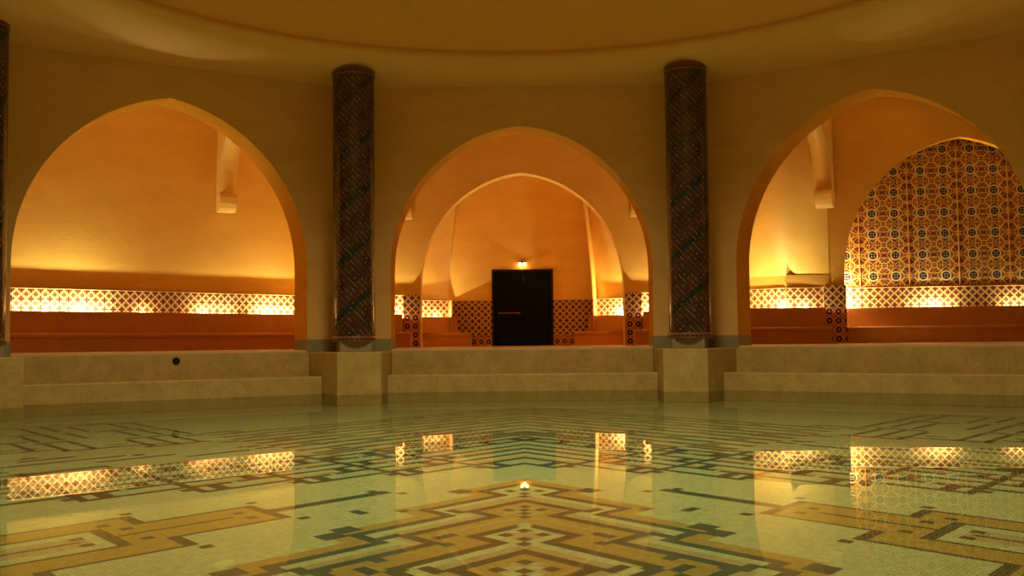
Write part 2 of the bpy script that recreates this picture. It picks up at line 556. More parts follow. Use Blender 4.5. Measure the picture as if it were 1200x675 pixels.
WARM = (1.0, 0.95, 0.52); LG = 6.5
def bench(label, ln, t0, t1, lamps, tp=(0, 0), t_seat=None, group='stone benches along the bay walls', off=0.0):
    m = ln.at((t0 + t1) / 2, 0.4, HB)
    root = empty('stone_bench', m, label, 'bench', group)
    ts = t_seat or (t0, t1)
    q = MB(); sweep(q, ln, ts[0], ts[1], [(o + off, z) for o, z in SEAT], *tp); q.build('seat', M_MARBLE, root)
    q = MB(); sweep(q, ln, t0, t1, [(o + off if o > .01 else o, z) for o, z in BACK], *tp); q.build('backrest', M_MARBLE, root)
    for (t, L, pw) in lamps:
        a, c = ln.at(t - L / 2, 0.15 + off, 1.59), ln.at(t + L / 2, 0.15 + off, 1.59)
        q = MB(); q.tube(a, c, 0.014, n=10); lm = q.build('cove_lamp', M_LAMP, root)
        li = bpy.data.lights.new('cove_light', 'AREA' if L > 0.3 else 'POINT')
        li.energy = pw * LG; li.color = WARM
        lo = bpy.data.objects.new('cove_light', li); COL.objects.link(lo)
        mid = (a + c) / 2
        lo.location = (mid.x, mid.y, 1.62)
        if L > 0.3:
            li.shape = 'RECTANGLE'; li.size = L; li.size_y = 0.03
            lo.rotation_euler = (PI, 0, -math.atan2(ln.d.y, ln.d.x))
            lo.rotation_euler = (PI, 0, 0)
            import mathutils
            X = Vector((ln.d.x, ln.d.y, 0)); Z = Vector((0, 0, -1)); Y = Z.cross(X)
            lo.rotation_euler = mathutils.Matrix((X, Y, Z)).transposed().to_euler()
        else:
            li.shadow_soft_size = 0.02; lo.location.z = 1.632
    return root

def band(label, ln, t0, t1, z0=1.57, z1=2.15, mat=None, th=0.02, group=None, name='tile_band', edge=True):
    root = empty(name, ln.at((t0 + t1) / 2, 0, z0), label, 'tile panel', group)
    q = MB()
    fr = [ln.at(t0, th, z0), ln.at(t1, th, z0), ln.at(t1, th, z1 - .02), ln.at(t0, th, z1 - .02)]
    q.face(fr, [(t0, z0), (t1, z0), (t1, z1 - .02), (t0, z1 - .02)])
    bk = [ln.at(t0, 0, z0), ln.at(t1, 0, z0), ln.at(t1, 0, z1 - .02), ln.at(t0, 0, z1 - .02)]
    q.face(bk[::-1])
    for i in range(4):
        j = (i + 1) % 4
        q.face([fr[i], fr[j], bk[j], bk[i]])
    q.build('tile_face', mat or M_LAT, root)
    if edge:
        q = MB(); sweep(q, ln, t0, t1, [(0, z1 - .02), (th + .012, z1 - .02), (th + .016, z1 - .01), (th + .012, z1), (0, z1)])
        q.build('top_moulding', M_EDGE, root)
    return root

ZV = 6.9
def wall_line(name, ln, t0, t1, z0, z1, mat=M_NICHE, back=0.0, th=0.25, curve=None):
    """plain slab; curve: the top bends forward over 'curve' metres"""
    q = MB()
    rows = []
    zs = [(back, z0)]
    if curve:
        zc = z1 - curve[1]
        for i in range(0, 13):
            a = PI / 2 * i / 12
            zs.append((back + curve[0] * (1 - math.cos(a)), zc + curve[1] * math.sin(a)))
    else:
        zs.append((back, z1))
    for o, z in zs: rows.append([ln.at(t0, o, z), ln.at(t1, o, z)])
    q.grid(rows, smooth=bool(curve))
    rb = [[ln.at(t0, back - th, z0), ln.at(t1, back - th, z0)], [ln.at(t0, back - th, z1 + .2), ln.at(t1, back - th, z1 + .2)]]
    q.grid(rb, smooth=False)
    for t_ in (t0, t1):
        q.face([ln.at(t_, back - th, z0)] + [ln.at(t_, o, z) for o, z in zs] + [ln.at(t_, back - th, z1 + .2)])
    o = q.build(name, mat); tag(o, kind='structure')
    return o

def lean_wall(name, ln, t0, t1, base=-0.06, lean=0.34, z0=2.12, z1=ZV, th=.2, mat=M_NICHE):
    q = MB(); rows = []
    for i in range(0, 25):
        f = i / 24
        rows.append([ln.at(t0, base + lean * f ** 1.25, z0 + (z1 - z0) * f), ln.at(t1, base + lean * f ** 1.25, z0 + (z1 - z0) * f)])
    q.grid(rows, smooth=True)
    q.grid([[ln.at(t0, base - th, z0), ln.at(t1, base - th, z0)], [ln.at(t0, base - th, z1 + .1), ln.at(t1, base - th, z1 + .1)]], smooth=False)
    return tag(q.build(name, mat), kind='structure')
# ---- left bay: one long plain wall
CEN_L = F(-1, 0, 2.5, 0)[:2]
LL = Line((-10.33, 8.99), (-5.63, 13.79), CEN_L)
tE0, tE1 = -2.2, LL.L + 0.75
wall_line('wall_left_bay', LL, tE0, tE1, HB, 2.14, back=0.0)
lean_wall('wall_left_bay', LL, tE0, tE1)
# upper wall set back a little behind the tile band
band('long lit lattice tile band above the bench in the left arch', LL, tE0 + .1, tE1 - .05, group='lattice tile bands above the benches', th=0.03)
bench('long orange marble bench inside the left arch', LL, tE0 + .1, tE1 - .35,
      [(1.38, 0.05, 9), (0.75, 0.05, 4), (0.9, 2.2, 10), (2.75, .05, 1.6), (4.15, 0.05, 3.5), (4.6, .8, 2.2), (6.05, 1.1, 7), (5.9, .05, 3)])
# ---- chamber side walls on the radial lines between bays, and vault over each bay
def side_wall(k, s, name, n1):
    """radial wall at the s end of bay k, from behind the arch wall to depth n1"""
    a = F(k, s * (V2 + T * TH - 0.12), T, 0); b_ = F(k, s * (V2 + n1 * TH - 0.12), n1, 0)
    c = F(k, 0, 2.5, 0)[:2]
    ln = Line(a[:2], b_[:2], c)
    wall_line(name, ln, 0, ln.L, HB, ZV, curve=(1.6, 2.6), th=0.08)
side_wall(-1, 1, 'wall_left_bay_side', 5.3)
side_wall(-1, -1, 'wall_left_bay_side', 5.6)
side_wall(0, -1, 'wall_back_bay_side', 5.6)
side_wall(0, 1, 'wall_back_bay_side', 5.6)
side_wall(1, -1, 'wall_right_bay_side', 5.6)
side_wall(1, 1, 'wall_right_bay_side', 5.6)
for k in (-1, 0, 1):
    q = MB()
    rows = []
    for i in range(0, 17):
        a = PI * i / 16
        n = T + (5.9 - T) * (0.5 - 0.5 * math.cos(a))
        z = 6.82 + 0.2 * math.sin(a)
        w = V2 + n * TH - 0.1
        rows.append([F(k, -w, n, z), F(k, w, n, z)])
    q.grid(rows, smooth=True)
    tag(q.build('ceiling_bay', M_NICHE), kind='structure')

# ---- centre bay: wall with an inner arch, and a room with the door behind it
LC = Line((-4.9, 14.5), (4.9, 14.5), (0, 10))
PC = lambda tc, n, z: Vector((tc, 14.5 + n - 0.55 * max(0.0, (z - 2.25) / 3.6) ** 1.5, z))
mb = MB(); arch_wall(mb, PC, 2.60, 2.35, 5.20, HB, ZV, -5.2, 5.2, 0, 0.45)
tag(mb.build('wall_inner_arch', M_NICHE), kind='structure')
LD = Line((-2.37, 17.97), (2.37, 17.97), (0, 16))
# door wall with real opening
DWH, DH = 0.885, 3.03
q = MB()
for (x0, x1, z0, z1) in ((-3.6, -DWH, HB, DH), (DWH, 3.6, HB, DH), (-3.6, 3.6, DH, ZV)):
    for y in (17.97, 18.25):
        q.face([(x0, y, z0), (x1, y, z0), (x1, y, z1), (x0, y, z1)])
for x in (-DWH, DWH): q.face([(x, 17.97, HB), (x, 18.25, HB), (x, 18.25, DH), (x, 17.97, DH)])
q.face([(-DWH, 17.97, DH), (DWH, 17.97, DH), (DWH, 18.25, DH), (-DWH, 18.25, DH)])
tag(q.build('wall_door', M_NICHE), kind='structure')
# curved flanks of the door room
for s in (-1, 1):
    basep = [(2.12, 17.99), (2.48, 17.79), (2.84, 17.59), (3.2, 17.39), (3.5, 17.05), (3.6, 16.4), (3.6, 14.9)]
    rows = []
    for i in range(0, 15):
        f = i / 14
        z = 2.14 + (ZV - 2.14) * f
        ins = 1.35 * f ** 1.25
        rows.append([Vector((s * (x - ins * (.30, .34, .38, .45, .6, .75, .8)[j]), y - ins * (.0, .45, .55, .5, .3, .1, 0)[j], z)) for j, (x, y) in enumerate(basep)])
    q = MB(); q.grid(rows, smooth=True)
    lo = [[Vector((s * x, y, HB)) for x, y in basep], rows[0]]
    q.grid(lo, smooth=True)
    tag(q.build('wall_door_room_side', M_NICHE), kind='structure')
q = MB(); q.face([(-4, 14.9, 6.4), (4, 14.9, 6.4), (4, 18.2, 6.4), (-4, 18.2, 6.4)]); tag(q.build('ceiling_door_room', M_NICHE), kind='structure')

# lattice panels each side of the door with a rosette strip below
for s, side in ((-1, 'left'), (1, 'right')):
    ln = Line((s * 0.885, 17.97), (s * 3.2, 17.97), (0, 16))
    band('tall dark lattice tile panel on the %s of the black door' % side, ln, 0.0, 1.24, z0=1.14, z1=2.14, th=0.02, group='lattice panels beside the door')
    r = band('row of round rosette tiles at the foot of the wall, %s of the door' % side, ln, 0.0, 0.66, z0=HB, z1=1.14, mat=M_ROS, th=0.022, group='rosette tiles beside the door', edge=False)
    # short lit band on the slanting flank wall
    fl_ = Line((s * 2.12, 17.93), (s * 3.3, 17.28), (0, 16))
    band('short lit lattice tile band in the %s corner of the door room' % side, fl_, -0.02, 1.35, z0=1.57, z1=2.15, th=0.05, group='short lit bands in the door room')
    ls = Line((s * 1.46, 17.95), (s * 3.45, 17.95), (0, 16))
    root = empty('stone_bench', (s * 2.4, 17.6, HB), 'orange marble bench in the %s corner of the door room' % side, 'bench', 'benches beside the door')
    q = MB(); sweep(q, ls, 0.0, 1.95, SEAT); q.build('seat', M_MARBLE, root)
    q = MB(); sweep(q, fl_, 0.0, 1.3, [(o + (.06 if o > .01 else 0.004), z) for o, z in BACK], taper0=-0.25); q.build('backrest', M_MARBLE, root)
    q = MB()
    cq = [(s * 2.16, 17.96), (s * 2.13, 17.96), (s * 1.99, 17.50), (s * 2.02, 17.50)]
    q.prism(cq, 1.2, 2.14); q.build('end_cheek', M_MARBLE, root)
    if s > 0:      # thin fin added to keep the cove light off the door wall
        q = MB()
        ra = [Vector((2.16 - .33 * (i / 10) ** 1.3, 17.98, 2.14 + 3.6 * i / 10)) for i in range(11)]
        dd = Vector((-.135, -.40, 0)); tt = Vector((-.03, 0, 0))
        q.grid([ra, [p_ + dd for p_ in ra], [p_ + dd + tt for p_ in ra], [p_ + tt for p_ in ra]], smooth=False)
        q.face([ra[0], ra[0] + dd, ra[0] + dd + tt, ra[0] + tt])
        tag(q.build('door_wall_light_fin', M_NICHE), kind='structure')
    for (t, pw) in (((0.90, 36.0),) if s > 0 else ((1.15, 20.0), (0.45, 3.0))):
        p = fl_.at(t, 0.13, 1.60)
        q = MB(); q.tube(fl_.at(t - .04, .13, 1.585), fl_.at(t + .04, .13, 1.585), 0.014, n=10); q.build('cove_lamp', M_LAMP, root)
        li = bpy.data.lights.new('cove_light', 'POINT'); li.energy = pw * LG; li.color = WARM; li.shadow_soft_size = 0.02
        lo = bpy.data.objects.new('cove_light', li); COL.objects.link(lo); lo.location = (p.x, p.y, 1.632)
    # tiled pillar at the foot of the inner arch
    x0, x1 = 2.61, 3.02
    root = empty('tiled_pillar', (s * 2.8, 14.4, HB), 'tiled pillar under the %s foot of the inner arch before the door' % side, 'pillar', 'tiled pillars below the inner arches')
    q = MB(); q.box((s * (x0 + x1) / 2, 14.66, (HB + 2.16) / 2), (x1 - x0, 0.58, 2.16 - HB)); q.build('core', M_MARBLE, root)
    lp = Line((s * x0, 14.37), (s * x1, 14.37), (0, 10)); ls_ = Line((s * x0, 14.37), (s * x0, 14.95), (0, 14.6))
    for (l_, w_) in ((lp, x1 - x0), (ls_, .58)):
        q = MB()
        q.face([l_.at(0, .006, 1.68), l_.at(w_, .006, 1.68), l_.at(w_, .006, 2.16), l_.at(0, .006, 2.16)], [(0, .19), (w_, .19), (w_, .67), (0, .67)])
        q.build('lattice_tiles', M_LAT, root)
        q = MB()
        q.face([l_.at(0, .006, HB), l_.at(w_, .006, HB), l_.at(w_, .006, 1.68), l_.at(0, .006, 1.68)], [(0, 0), (w_, 0), (w_, .84), (0, .84)])
        q.build('rosette_tiles', M_ROS, root)
    # wing of wall, band and bench outside the pillar
    wl = Line((s * 3.02, 14.5), (s * 4.75, 14.5), (0, 10))
    band('sliver of lit lattice tile outside the %s pillar in the middle arch' % side, wl, 0.0, 1.6, z0=1.57, z1=2.16, th=0.05, group='lit slivers beside the inner arch')
    root = bench('marble bench end in front of the %s pillar in the middle arch' % side, Line((s * 2.8, 14.5), (s * 4.75, 14.5), (0, 10)), 0.24, 1.9, [(0.62, .05, 24.0)], t_seat=(-0.01, 1.9), group='bench ends in the middle arch')

# door
dr = bpy.data.objects.new('door_1', None); dr.location = (0, 18.0, HB); COL.objects.link(dr); tag(dr, 'black double door at the end of the middle arch', 'door', kind='structure')
q = MB()
fw = 0.06
q.box((-DWH + fw / 2, 17.98, (HB + DH) / 2), (fw, .1, DH - HB)); q.box((DWH - fw / 2, 17.98, (HB + DH) / 2), (fw, .1, DH - HB)); q.box((0, 17.98, DH - fw / 2), (2 * DWH - 2 * fw, .1, fw))
q.build('door_frame', M_DFR, dr)
for s in (-1, 1):
    q = MB(); w_ = DWH - fw - 0.008
    q.box((s * (w_ / 2 + .006), 18.02, (HB + DH - fw) / 2), (w_, .05, DH - fw - HB - .01))
    if s > 0: q.box((0.0, 17.985, (HB + DH - fw) / 2), (.05, .02, DH - fw - HB - .02))
    lf = q.build('door_leaf', M_DOOR, dr)
    if s < 0:
        q = MB(); q.tube((-.70, 17.955, 1.77), (-.08, 17.955, 1.77), .016, n=10)
        q.box((-.68, 17.975, 1.77), (.05, .04, .06)); q.box((-.1, 17.975, 1.77), (.05, .04, .06))
        q.build('push_bar', M_BAR, lf, off=(0, 18.0, HB))
    else:
        q = MB(); q.tube((.035, 17.97, 2.62), (.035, 17.97, 2.84), .008, n=8); q.build('flush_bolt', M_LAMP, lf, off=(0, 18.0, HB))

# wall lamp above the door
root = empty('wall_lamp', (0, 17.97, 3.14), 'small twin-globe wall lamp glowing above the black door', 'lamp')
q = MB(); q.box((0, 17.955, 3.2), (.16, .03, .07)); q.tube((0, 17.9, 3.22), (0, 17.9, 3.30), .018, .006, n=10); q.box((0, 17.9, 3.235), (.26, .1, .018)); q.build('bracket', M_BRONZE, root, bevel=0.004)
for s in (-1, 1):
    q = MB(); q.lathe([(0.0, -.05), (.03, -.045), (.05, -.02), (.054, .005), (.045, .03), (.02, .045), (0, .048)], c=(s * .068, 17.9, 3.178), n=16); g = q.build('globe', M_GLASS, root)
    q = MB(); q.tube((s * .068, 17.9, 3.222), (s * .068, 17.9, 3.236), .03, n=12); q.build('cap', M_BRONZE, g, off=(0, 17.97, 3.14))
for s in (-1, 1):
    q = MB(); q.lathe([(0.0, 0), (.016, .004), (.022, .02), (.012, .036), (0, .04)], c=(s * .128, 17.9, 3.16), n=10); q.build('drop', M_BRONZE, root)

# ---- right bay
CR = F(1, 0, 2.5, 0)[:2]
R1 = Line((4.55, 14.36), (6.25, 12.74), (6, 10))
wall_line('wall_right_bay', R1, 0, R1.L, HB, 2.14, back=0.0)
q = MB()
pl = [R1.at(t, 0.03, 0) for t in (0, .6, 1.1, R1.L - .28)] 
e0, e1, cc_ = R1.at(R1.L - .28, 0.03, 0), Vector((6.55, 12.745, 0)), Vector((6.27, 12.72, 0))
for i in range(1, 13):
    f = i / 12; pl.append(e0 * (1 - f) ** 2 + cc_ * 2 * f * (1 - f) + e1 * f * f)
pl.append(Vector((7.3, 12.78, 0)))
q.grid([[Vector((p_.x, p_.y, z_)) for p_ in pl] for z_ in (2.45, ZV)], smooth=True)
q.face([Vector((p_.x, p_.y, 2.45)) for p_ in pl] + [Vector((6.9, 13.1, 2.45)), Vector((5.0, 14.4, 2.45))])
q.grid([[Vector((6.262, 12.722, z_)), Vector((6.55, 12.74, z_)), Vector((7.3, 12.775, z_))] for z_ in (2.14, 2.452)], smooth=False)
q.face([Vector((6.262, 12.722, 2.14)), Vector((6.262, 12.722, 2.452)), Vector((6.29, 12.95, 2.452)), Vector((6.29, 12.95, 2.14))])
tag(q.build('wall_right_bay', M_NICHE), kind='structure')
lean_wall('wall_right_bay', R1, 0, R1.L, base=-.07, lean=.001, z0=2.12, z1=2.46)
wall_line('wall_right_bay', Line((6.25, 12.74), (7.3, 12.80), (6, 10)), 0, 1.05, HB, 2.26, back=0.02)
band('short brightly lit lattice band, first one at the left inside the right arch', R1, 0.1, R1.L - 0.01, th=0.03, group='lattice bands in the right arch')
R2 = Line((6.25, 12.74), (7.15, 12.80), (6, 10))
band('lit lattice band just left of the tiled pillar in the right arch', R2, 0.0, 0.9, th=0.03, group='lattice bands in the right arch')
bench('marble bench between arch edge and tiled pillar inside the right arch', R2, -1.2, 0.86, [(-0.12, .05, 8), (.42, .3, 3.0), (-.8, .05, 9)], group='benches in the right arch')
RA = Line((7.15, 12.80), (14.1, 12.14), (6, 10))
PR = lambda tc, n, z: RA.at(tc, -n, z)
AX = 3.25; AH = 2.75
mb = MB(); bk = MB(); arch_wall(mb, PR, AH, 2.45, 5.66, HB, ZV, 0.0, 7.2, 0, 0.20, tc0=AX, back=bk)
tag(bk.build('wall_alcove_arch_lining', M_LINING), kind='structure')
tag(mb.build('wall_alcove_arch', M_NICHE), kind='structure')
# tile wall of the alcove
RT = Line((7.3, 13.48), (14.5, 12.70), (8, 10))
root = empty('tiled_alcove_wall', RT.at(3.4, 0, HB), 'arched alcove wall covered in interlaced star tilework inside the right arch', 'tile panel')
q = MB()
q.face([RT.at(0, 0.03, 2.17), RT.at(7.1, 0.03, 2.17), RT.at(7.1, 0.03, 6.5), RT.at(0, 0.03, 6.5)], [(-.92, 2.17), (6.18, 2.17), (6.18, 6.5), (-.92, 6.5)])
q.face([RT.at(0, -.05, 2.17), RT.at(7.1, -.05, 2.17), RT.at(7.1, -.05, 6.5), RT.at(0, -.05, 6.5)])
q.build('tile_face', M_ALC, root)
for i in range(0, 7):
    q = MB(); t = 0.92 + i * 1.16
    if t > 7: break
    sweep(q, RT, t - .012, t + .012, [(0.0, 2.17), (.038, 2.17), (.038, 6.5), (0, 6.5)]); q.build('panel_rib', M_EDGE, root)
wall_line('wall_alcove', RT, 0, 7.1, HB, 2.17, back=-0.06)
band('lattice tile band running along the foot of the star tilework in the alcove', RT, 0.0, 7.1, z0=1.57, z1=2.17, th=0.04)
bench('marble bench below the star-tiled alcove inside the right arch', Line((7.66, 13.44), (14.0, 12.75), (8, 10)), 0.02, 6.2, [(0.14, .05, 24.0), (2.25, .05, 5.5), (2.2, 1.0, 2.5), (4.2, .8, 2.0)], group='benches in the right arch')
for (t_, o_, z_, e_) in ((0.27, 0.20, 1.95, 230.0),):  # extra light and tube added behind the pillar to brighten the tiles' left edge
    p_ = RT.at(t_, o_, z_)
    ab = [o for o in bpy.data.objects if o.get('label', '').startswith('marble bench below the star')][0]
    q = MB(); q.tube((p_.x - .04, p_.y, z_), (p_.x + .04, p_.y, z_), 0.018, n=10); q.build('cove_lamp', M_LAMP, ab)
    light('added_corner_light', 'POINT', (p_.x, p_.y, z_ + .05), e_, WARM, shadow_soft_size=.03)
q = MB()
for t in (0.0,):
    q.face([RA.at(0, -.3, HB), RT.at(0.0, 0, HB), RT.at(0.0, 0, ZV), RA.at(0, -.3, ZV)])
    q.face([RA.at(7.0, -.3, HB), RT.at(7.1, 0, HB), RT.at(7.1, 0, ZV), RA.at(7.0, -.3, ZV)])
    q.face([RA.at(0, -.3, 6.5), RT.at(0.0, 0, 6.5), RT.at(7.1, 0, 6.5), RA.at(7.0, -.3, 6.5)])
tag(q.build('wall_alcove_side', M_NICHE), kind='structure')
# pillar
root = empty('tiled_pillar', RA.at(0.25, 0.1, HB), 'dark tiled pillar with stacked rosettes left of the alcove in the right arch', 'pillar', 'tiled pillars below the inner arches')
pw = 0.50
lp = Line(RA.at(0, .12, 0)[:2], RA.at(pw, .12, 0)[:2], (6, 10))
q = MB(); q.prism([RA.at(0.0, .12, 0)[:2], RA.at(pw, .12, 0)[:2], RA.at(pw, -.33, 0)[:2], RA.at(0.0, -.33, 0)[:2]], HB, 2.19); q.build('core', M_MARBLE, root)
for l_, w_, u0 in ((lp, pw, 0.0), (Line(RA.at(pw, .12, 0)[:2], RA.at(pw, -.33, 0)[:2], (12, 12)), .45, 0.0), (Line(RA.at(0, .12, 0)[:2], RA.at(0, -.1, 0)[:2], (6, 12)), .22, 0.0)):
    q = MB(); q.face([l_.at(0, .006, 1.68), l_.at(w_, .006, 1.68), l_.at(w_, .006, 2.19), l_.at(0, .006, 2.19)], [(0, .19), (w_, .19), (w_, .70), (0, .70)]); q.build('lattice_tiles', M_LAT, root)
    q = MB(); q.face([l_.at(0, .006, HB), l_.at(w_, .006, HB), l_.at(w_, .006, 1.68), l_.at(0, .006, 1.68)], [(0, 0), (w_, 0), (w_, .84), (0, .84)]); q.build('rosette_tiles', M_ROS, root)

# ---- transverse ribs springing from corbels
def rib(label, base, dirv, span, width=0.40, zc=4.03):
    """base: foot at the wall, centre of the rib; dirv: plan direction towards the hall"""
    d = Vector(dirv).normalized(); s = Vector((-d.y, d.x))
    def pt(p, w_, z): q_ = Vector(base) + d * p + s * w_; return Vector((q_.x, q_.y, z))
    root = empty('vault_rib', pt(0.1, 0, zc), label, 'vault rib', 'curved ribs springing from the bay walls')
    w2 = width / 2
    prof = []
    R = span / 2 - 0.22
    for i in range(0, 25):
        a = PI * i / 24
        prof.append((span / 2 - R * math.cos(a), zc + 0.36 + (6.25 - zc - .36) * math.sin(a)))
    q = MB()
    top = 6.85
    ins = [pt(p, -w2, z) for p, z in prof]; ino = [pt(p, w2, z) for p, z in prof]
    q.grid([ins, ino], smooth=True)
    for (w_, rr) in ((-w2, ins), (w2, ino)):
        up = [pt(p, w_, top) for p, z in prof]
        q.grid([rr, up], smooth=False)
        for (p0, i0) in ((0.0, 0), (span, -1)):
            q.face([pt(p0, w_, zc + .36), rr[i0], up[i0], pt(p0, w_, top)])
    q.build('rib_arch', M_NICHE, root)
    q = MB()
    cp = [(0, zc), (0.17, zc), (0.23, zc + .08), (0.28, zc + .19), (0.31, zc + .32), (0.31, zc + .40), (0, zc + .40)]
    for a_ in (-w2 - .005, w2 + .005): q.face([pt(p, a_, z) for p, z in cp])
    q.grid([[pt(p, -w2 - .005, z) for p, z in cp + cp[:1]], [pt(p, w2 + .005, z) for p, z in cp + cp[:1]]], smooth=False)
    q.build('corbel', M_NICHE, root)
nl = Vector((math.sin(PH), -math.cos(PH)))
rib('curved rib and corbel high on the wall in the left arch', (-6.95, 12.22), nl, 4.0)
nr = Vector((-math.sin(PH), -math.cos(PH)))
rib('curved rib and corbel high at the upper left inside the right arch', (7.28, 12.78), nr, 4.2)
rib('rib corbel peeping out at the upper left edge of the middle arch', (-2.98, 14.5), (0, -1), 4.6)
rib('rib corbel peeping out at the upper right edge of the middle arch', (2.98, 14.5), (0, -1), 4.6)

# ---- round inlet in the upper left riser
c = Vector((-6.22, 6.82, 0.67))
k = -1
tcv = (c - F(k, 0, D2, 0.67, A)).dot(Vector((math.cos(k * PH), -math.sin(k * PH), 0)))
ctr = F(k, tcv, D2, 0.655, A)
out = F(k, tcv, D2 - 1, 0.655, A) - ctr
root = empty('pool_inlet', ctr, 'small round dark water inlet in the upper riser below the left arch', 'inlet')
q = MB()
d = out.normalized(); a_ = Vector((0, 0, 1)); b_ = d.cross(a_)
def circ(r, o, n=24): return [ctr + d * o + (a_ * math.sin(2 * PI * i / n) + b_ * math.cos(2 * PI * i / n)) * r for i in range(n)]
q.grid([circ(.068, 0.0), circ(.066, .014), circ(.052, .018), circ(.048, .006)], smooth=True, close=True); q.build('rim', M_BRONZE, root)
q = MB(); q.face(circ(.05, .007)); q.build('opening', M_GAP, root)  # flat disc, the hole's darkness is only its colour
q = MB(); q.tube(ctr + d * .006, ctr + d * .02, .017, n=12); q.build('nozzle', M_BRONZE, root)

# ------------------------------------------------------------------ mosaic floor of the pool
U = 0.077
PALE = (.47, .49, .29); OCH = (.40, .245, .045); TAN = (.42, .31, .16); DARK = (.022, .012, .009); BLUE = (.004, .024, .042); GRN = (.40, .47, .32); BRN = (.13, .07, .04)
def hashf(i, j):
    return (math.sin(i * 127.1 + j * 311.7) * 43758.5453) % 1.0
def stair(u, brk, lev):
    for b_, l in zip(brk, lev):
        if u < b_: return l
    return lev[-1]
def med(brk, lev):
    """stepped region of the medallion"""
    def f(u, v):
        if u + v > 48.5: u, v = 48.5 - v, 48.5 - u
        if u < v: u, v = v, u
        return v >= stair(u, brk, lev)
    return f
S1 = med([8, 17.5, 27, 36], [1, 4, 7.5, 11, 40])
S2 = med([15, 24.5, 34], [7.5, 10.5, 14, 40])
S3 = med([21, 30.5], [14.5, 17.5, 40])
S4 = lambda u, v: abs(u - 24.25) < 3.9 and abs(v - 24.25) < 3.9
def ring_(brk, lev):
    def f(u, v):
        if u < v: u, v = v, u
        return v < stair(u, brk, lev)
    return f
RB = [-3, 7, 17, 27, 37, 47, 57, 67, 77]
RL = [-8, -11.5, -15, -18.5, -22.5, -26, -29.5, -33, -36.5, -40]
def wedge(u0, step, h, dh, c=-5.25):
    def f(u, v):
        if u < v: u, v = v, u
        if u < u0: return False
        k = int((u - u0) / step)
        return abs(v - c) < h + dh * k
    return f
W1 = wedge(26.5, 9.75, 4.0, 3.5); W2 = wedge(39.5, 9.5, 4.0, 3.5); W3 = wedge(52.5, 9.5, 4.0, 3.5)
def ero(f, u, v, r):
    return f(u - r, v - r) and f(u + r, v - r) and f(u - r, v + r) and f(u + r, v + r)
def dil(f, u, v, r):
    return f(u - r, v - r) or f(u + r, v - r) or f(u - r, v + r) or f(u + r, v + r)
DOTS = {}
def dot_at(a, b_, c, r=0.5):
    for i in range(round((a - r) * 2), round((a + r) * 2)):
        for j in range(round((b_ - r) * 2), round((b_ + r) * 2)):
            DOTS[(i, j)] = c; DOTS[(j, i)] = c
def dotm(a, b_, r=0.5):
    c = DARK if a - b_ < 13 else BLUE
    dot_at(a, b_, c, r); dot_at(48.5 - b_, 48.5 - a, c, r)
for i in range(4):
    o, p = 9.5 * i, 3.5 * i
    dotm(9 + o, 0 + p, .75)
    if i < 3:
        dotm(15.5 + o, 7 + p, .75); dotm(22 + o, 13.5 + p, .75); dotm(23.5 + o, 15.5 + p, .75); dotm(28.5 + o, 20 + p, .75)
for a_ in (4.0, 5.5, 6.5, 10, 11, 12, 13, 16.5, 18.5, 19.5, 23, 24.25, 25.5): dotm(a_, a_)
dotm(1, 1, .5)
for a_, b_ in ((5.5, 3.5), (12.0, 10.0), (18.5, 16.5), (25.5, 23.0)): dotm(a_, b_)
for a_, b_ in ((29, -6.5), (29, -4), (38, -3), (39, -10), (38, -7.5), (42, -4), (42, -6.5), (26, -.5), (36, 3), (26, -10), (36, -13.5), (13.5, -3.5), (15, -6.5), (48, -14), (48, 4), (46.5, -17), (46, 6.5)):
    dot_at(a_, b_, DARK, .5)
